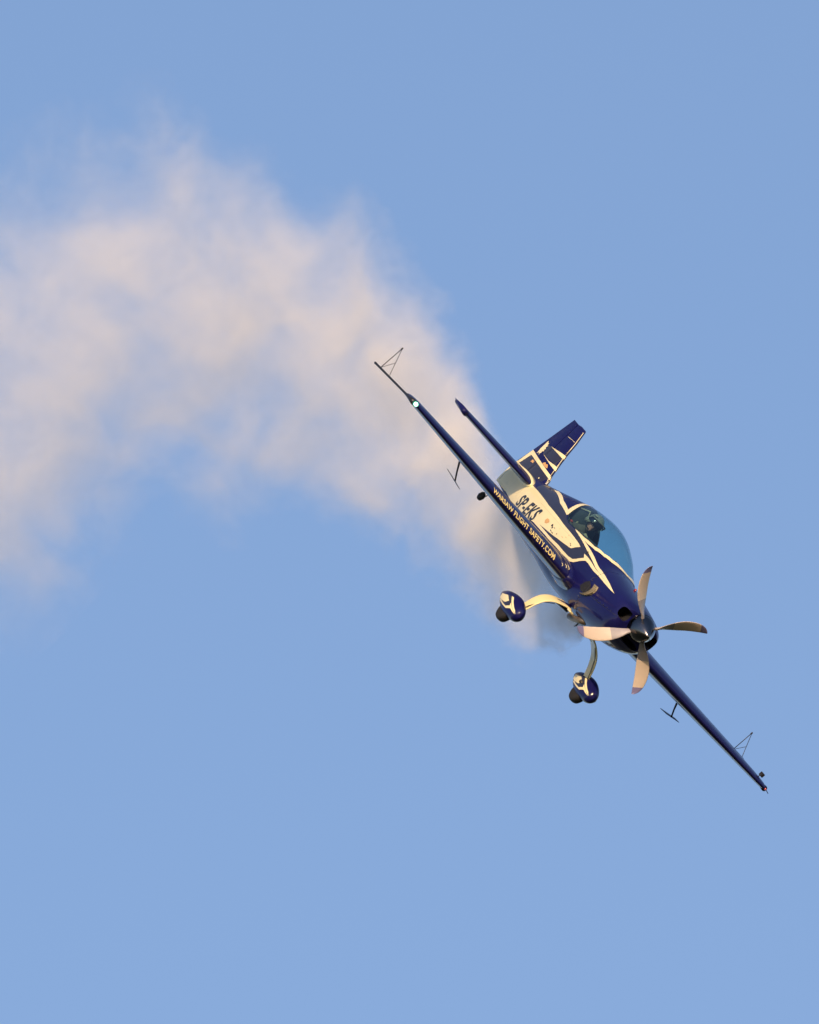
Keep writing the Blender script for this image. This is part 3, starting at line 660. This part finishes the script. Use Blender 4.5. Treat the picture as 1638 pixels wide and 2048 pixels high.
# ------------------------------------------------------------------ pilot
def skin_mesh(V, E, Rr, root=0, lv=2):
    me = bpy.data.meshes.new('tmp'); me.from_pydata(V, E, []); o = bpy.data.objects.new('tmp', me); COL.objects.link(o)
    o.modifiers.new('s', 'SKIN'); sk = me.skin_vertices[0].data
    for i, r in enumerate(Rr): sk[i].radius = (r if isinstance(r, tuple) else (r, r)); sk[i].use_root = (i == root)
    sb = o.modifiers.new('u', 'SUBSURF'); sb.levels = lv; sb.render_levels = lv
    dg = bpy.context.evaluated_depsgraph_get(); m2 = bpy.data.meshes.new_from_object(o.evaluated_get(dg), depsgraph=dg)
    bpy.data.objects.remove(o); return [v.co.copy() for v in m2.vertices], [list(p.vertices) for p in m2.polygons]
def build_pilot():
    V = [(-3.92, 0, -.22), (-3.96, 0, -.02), (-3.95, 0, .12), (-3.90, 0, .24), (-3.86, 0, .32)]
    Rr = [(.15, .13), (.16, .115), (.15, .10), (.058, .058), (.06, .06)]
    E = [(0, 1), (1, 2), (2, 3), (3, 4)]
    def chain(st, pts, rs):
        k = st
        for p, r in zip(pts, rs):
            V.append(p); Rr.append(r); E.append((k, len(V) - 1)); k = len(V) - 1
        return k
    chain(2, [(-3.93, -.185, .13), (-3.76, -.255, .04), (-3.62, -.26, .03), (-3.44, -.22, .15), (-3.33, -.19, .215)], [.072, .056, .05, .042, .032])
    chain(2, [(-3.93, .185, .12), (-3.80, .26, -.02), (-3.66, .27, -.08), (-3.48, .25, -.03), (-3.40, .24, .0)], [.07, .056, .048, .038, .03])
    for s in (-1, 1): chain(0, [(-3.85, s * .11, -.25), (-3.45, s * .15, -.20), (-3.38, s * .15, -.22), (-3.02, s * .13, -.38)], [.09, .07, .062, .05])
    v, f = skin_mesh(V, E, Rr)
    body = MB(); body.add(v, f)
    o = body.build('person', SUIT, None)
    tag(o, 'pilot in olive helmet, dark visor and flight suit seated behind the tinted canopy', 'person')
    o.matrix_world = M_air
    # head with face, turned a little to the right
    HM = Matrix.Translation((-3.80, -.005, .395)) @ Matrix.Rotation(rad(-8), 4, 'Z') @ Matrix.Rotation(rad(8), 4, 'Y')
    def face(d):
        d = d.copy(); k = 1.0
        if d.z < -.1: k = 1 - .28 * min(1, (-d.z - .1)); 
        x = d.x; y = d.y * k
        if x > 0: x *= .96
        nose = math.exp(-((d.y / .16) ** 2) - ((d.z + .12) / .22) ** 2) * (x > 0) * .26
        chin = math.exp(-((d.y / .35) ** 2) - ((d.z + .85) / .2) ** 2) * (x > 0) * .22
        eye = math.exp(-(((abs(d.y) - .33) / .16) ** 2) - ((d.z - .08) / .12) ** 2) * (x > 0) * .10
        mouth = math.exp(-((d.y / .26) ** 2) - ((d.z + .50) / .06) ** 2) * (x > 0) * .07
        return Vector((x + nose + chin - eye - mouth, y, d.z))
    h = MB().ball((0, 0, 0), (.098, .077, .122), 36, 28, face); h.v = [HM @ q for q in h.v]; h.build('head', SKIN, o)
    # helmet shell: open at the face
    rings = []
    for i in range(15):
        a = math.pi * i / 20 + .001; ring = []
        for j in range(33):
            b = 2 * math.pi * j / 32; lim = a
            front = max(0, math.cos(b)); al = lim * (1 - .36 * front ** 1.2)
            q = Vector((math.sin(al) * math.cos(b) * .142 - .008, math.sin(al) * math.sin(b) * .125, math.cos(al) * .145 + .012)); ring.append(HM @ q)
        rings.append(ring)
    hm = MB().loft(rings, False, False, closed=False).build('helmet', HELM, o); sm = hm.modifiers.new('t', 'SOLIDIFY'); sm.thickness = .012; sm.offset = -1
    rings = []
    for i in range(7):
        al = rad(50 + i * 6.4); rings.append([HM @ Vector((math.sin(al) * math.cos(b) * .152 - .004, math.sin(al) * math.sin(b) * .132, math.cos(al) * .150 + .005)) for b in [rad(-72 + 144 * j / 20) for j in range(21)]])
    vs = MB().loft(rings, False, False, closed=False).build('visor', VIS, hm); sm = vs.modifiers.new('t', 'SOLIDIFY'); sm.thickness = .004
    MB().tube([HM @ Vector(p) for p in [(.03, -.128, .02), (.08, -.125, .085), (.125, -.06, .10), (.14, 0, .102), (.125, .06, .10), (.08, .125, .085), (.03, .128, .02)]], .012, 8).build('visor_cover', HELM, hm)
    MB().ball(HM @ Vector((-.02, -.122, -.02)), (.042, .022, .048), 14, 8).build('ear_cup', HELM, hm); MB().ball(HM @ Vector((-.02, .122, -.02)), (.042, .022, .048), 14, 8).build('ear_cup', HELM, hm)
    MB().tube([HM @ Vector(p) for p in [(.0, -.13, -.05), (.07, -.11, -.085), (.115, -.03, -.085)]], [.006, .005, .012], 6).build('microphone_boom', DARKM, hm)
    MB().ball(HM @ Vector((.06, -.085, .115)), (.035, .028, .012), 12, 6).build('helmet_emblem', STRAP, hm)
    # gloved hands with five fingers
    for s, w, rotz in ((-1, Vector((-3.33, -.19, .215)), 20), (1, Vector((-3.40, .24, .0)), -20)):
        F = MB(); RM = Matrix.Translation(w) @ Matrix.Rotation(rad(rotz), 4, 'Z') @ Matrix.Rotation(rad(6), 4, 'Y')
        Vv = [(-.03, 0, 0), (.03, 0, 0), (.075, 0, .0)]; rr = [(.026, .030), (.036, .017), (.038, .015)]; Ee = [(0, 1), (1, 2)]
        vv, ff = skin_mesh(Vv, Ee, rr); F.add(vv, ff)
        for k, (oy, L) in enumerate(((-.030, .062), (-.010, .072), (.010, .067), (.029, .052))):
            vv, ff = skin_mesh([(.055, oy, 0), (.082, oy, .002), (.082 + L * .45, oy * 1.1, -.010), (.082 + L * .7, oy * 1.12, -.032), (.082 + L * .72, oy * 1.1, -.052)], [(0, 1), (1, 2), (2, 3), (3, 4)], [.009, .010, .009, .0085, .0075]); F.add(vv, ff)
        vv, ff = skin_mesh([(.005, -s * .02, -.005), (.03, -s * .042, -.012), (.06, -s * .05, -.028), (.08, -s * .045, -.040)], [(0, 1), (1, 2), (2, 3)], [.013, .012, .010, .009]); F.add(vv, ff)
        F.v = [RM @ q for q in F.v]; F.build('glove', GLOVE, o)
    a = MB().box((0, 0, 0), (.032, .002, .020)); b = MB().box((0, 0, 0), (.032, .002, .020))
    TM = Matrix.Translation((-3.93, -.262, .165)) @ Matrix.Rotation(rad(24), 4, 'X')
    a.v = [TM @ (q + Vector((0, 0, .02))) for q in a.v]; b.v = [TM @ (q + Vector((0, 0, -.02))) for q in b.v]
    a.build('shoulder_patch', WHITE, o, False); b.build('shoulder_patch', RED, o, False)
    MB().ball((-3.92, -.215, .19), (.035, .022, .02), 12, 8).build('shoulder_tab', RED, o)
build_pilot()

# ------------------------------------------------------------------ smoke trail
SM = [  # metres aft (screen-left component) , centre up, half height, depth away, half depth
]
PX = [(1172,1232,1266),(1145,1190,1290),(1110,1130,1300),(1060,1000,1300),(1000,890,1265),(950,740,1215),(900,645,1150),(850,575,1095),(800,515,1065),(740,455,1035),(640,385,1005),(540,335,1000),(430,280,1000),(330,225,1000),(220,235,1060),(100,320,1170),(0,350,1260),(-110,380,1340),(-240,420,1420)]
def smoke_profile():
    out = []
    for px, y0, y1 in PX:
        t = (1172 - px) / 145.7
        c = 1.9 + (4.6 * t if t < 1.5 else 6.9 + 2.1 * (t - 1.5)); k = (1 + c / 320) / 145.7
        out.append((t, (1024 - (y0 + y1) / 2) * k, (y1 - y0) / 2 * k, c, max(.3, (y1 - y0) / 2 * k * (.6 if t < 1 else .85)), (px - 819) * k))
    return out
SP = smoke_profile()
def build_smoke():
    T1 = SP[-1][0]
    # local frame: x = -t, y = up, z = away
    def at(t):
        for a, b in zip(SP, SP[1:]):
            if a[0] <= t <= b[0]:
                u = (t - a[0]) / (b[0] - a[0]); u = u * u * (3 - 2 * u) * .5 + u * .5
                return [a[i] + (b[i] - a[i]) * u for i in range(6)]
        return SP[-1]
    rings = []; N = 70
    for i in range(N + 1):
        t = T1 * i / N; t_, cy, hh, cz, hd, cx = at(t)
        rings.append([Vector((cx, cy + math.sin(a) * hh * 1.3, -(cz + math.cos(a) * hd * 1.3))) for a in [2 * math.pi * k / 28 for k in range(28)]])
    m = bpy.data.materials.new('smoke'); m.use_nodes = True; t = m.node_tree; t.nodes.clear(); L = t.links.new
    N_ = lambda k, **kw: t.nodes.new(k)
    def mth(op, a, b=None, c=None, clamp=False):
        n = t.nodes.new('ShaderNodeMath'); n.operation = op; n.use_clamp = clamp
        for i, q in enumerate((a, b, c)):
            if q is None: continue
            if isinstance(q, (int, float)): n.inputs[i].default_value = q
            else: L(q, n.inputs[i])
        return n.outputs[0]
    out = N_('ShaderNodeOutputMaterial'); pv = N_('ShaderNodeVolumePrincipled'); tc = N_('ShaderNodeTexCoord')
    L(pv.outputs[0], out.inputs['Volume'])
    pv.inputs['Color'].default_value = (0.985, 0.96, 0.945, 1); pv.inputs['Anisotropy'].default_value = -0.25
    def curve(idx):
        lo = min(s[idx] for s in SP); hi = max(s[idx] for s in SP)
        fc = N_('ShaderNodeFloatCurve'); c = fc.mapping.curves[0]; pts = [((s[5] - XA) / (XB - XA), (s[idx] - lo) / (hi - lo)) for s in SP]
        c.points[0].location = pts[0]; c.points[1].location = pts[-1]
        for p in pts[1:-1]: c.points.new(*p)
        fc.mapping.update(); L(tt0.outputs[0], fc.inputs['Value'])
        return mth('MULTIPLY_ADD', fc.outputs[0], hi - lo, lo)
    XA, XB = SP[0][5], SP[-1][5]
    sp0 = N_('ShaderNodeSeparateXYZ'); L(tc.outputs['Object'], sp0.inputs[0])
    tt0 = N_('ShaderNodeMapRange'); L(sp0.outputs[0], tt0.inputs[0]); tt0.inputs[1].default_value = XA; tt0.inputs[2].default_value = XB
    cy, hh, cz, hd = curve(1), curve(2), curve(3), curve(4)
    zrel = mth('SUBTRACT', mth('MULTIPLY', sp0.outputs[2], -1.0), cz)
    cmb = N_('ShaderNodeCombineXYZ'); L(sp0.outputs[0], cmb.inputs[0]); L(sp0.outputs[1], cmb.inputs[1]); L(zrel, cmb.inputs[2])
    # turbulence: big billows and small curls move the sampling point
    def noise(scale, det, vec, dist=0.0):
        n = N_('ShaderNodeTexNoise'); n.inputs['Scale'].default_value = scale; n.inputs['Detail'].default_value = det; n.inputs['Roughness'].default_value = .55; n.inputs['Distortion'].default_value = dist
        L(vec, n.inputs['Vector']); return n
    P = cmb.outputs[0]
    wn = noise(.55, 3, P)
    sub = N_('ShaderNodeVectorMath'); sub.operation = 'SUBTRACT'; L(wn.outputs['Color'], sub.inputs[0]); sub.inputs[1].default_value = (.5, .5, .5)
    sc = N_('ShaderNodeVectorMath'); sc.operation = 'SCALE'; L(sub.outputs[0], sc.inputs[0])
    L(mth('MULTIPLY_ADD', mth('POWER', tt0.outputs[0], .8), 2.2, .15), sc.inputs['Scale'])
    ad = N_('ShaderNodeVectorMath'); ad.operation = 'ADD'; L(P, ad.inputs[0]); L(sc.outputs[0], ad.inputs[1])
    sp = N_('ShaderNodeSeparateXYZ'); L(ad.outputs[0], sp.inputs[0])
    dy = mth('DIVIDE', mth('SUBTRACT', sp.outputs[1], cy), hh)
    dz = mth('DIVIDE', sp.outputs[2], hd)
    r = mth('SQRT', mth('ADD', mth('MULTIPLY', dy, dy), mth('MULTIPLY', dz, dz)))
    n1 = noise(.9, 6, ad.outputs[0], .3); n2 = noise(3.6, 6, P, .4); amp2 = mth('DIVIDE', 2.0, mth('MULTIPLY_ADD', tt0.outputs[0], 12.0, 1.0))
    nn = mth('MULTIPLY_ADD', mth('SUBTRACT', n1.outputs['Fac'], .5), 1.8, mth('MULTIPLY', mth('SUBTRACT', n2.outputs['Fac'], .5), amp2))
    edge = mth('SUBTRACT', mth('ADD', .95, nn), r)
    ms = N_('ShaderNodeMapRange'); ms.interpolation_type = 'SMOOTHSTEP'; L(edge, ms.inputs[0]); ms.inputs[1].default_value = -.22; ms.inputs[2].default_value = .85
    # thinner with age, dense at the exhaust
    dens = mth('DIVIDE', 13.5, mth('MULTIPLY_ADD', tt0.outputs[0], 66.0, 1.0))
    n3 = noise(.95, 4, ad.outputs[0], .6); mod = N_('ShaderNodeMapRange'); mod.interpolation_type = 'SMOOTHSTEP'
    L(n3.outputs['Fac'], mod.inputs[0]); mod.inputs[1].default_value = .36; mod.inputs[2].default_value = .64; mod.inputs[3].default_value = .36; mod.inputs[4].default_value = 1.3
    L(mth('MULTIPLY', mth('MULTIPLY', ms.outputs[0], mod.outputs[0]), dens), pv.inputs['Density'])
    mb = MB().loft(rings); o = mb.build('smoke_trail', m, None)
    o.matrix_world = M_cam @ Matrix.Translation((0, 0, -320))
    tag(o, 'long curved trail of cream and pinkish smoke streaming behind the blue aircraft', 'smoke trail')
    o['kind'] = 'stuff'
build_smoke()
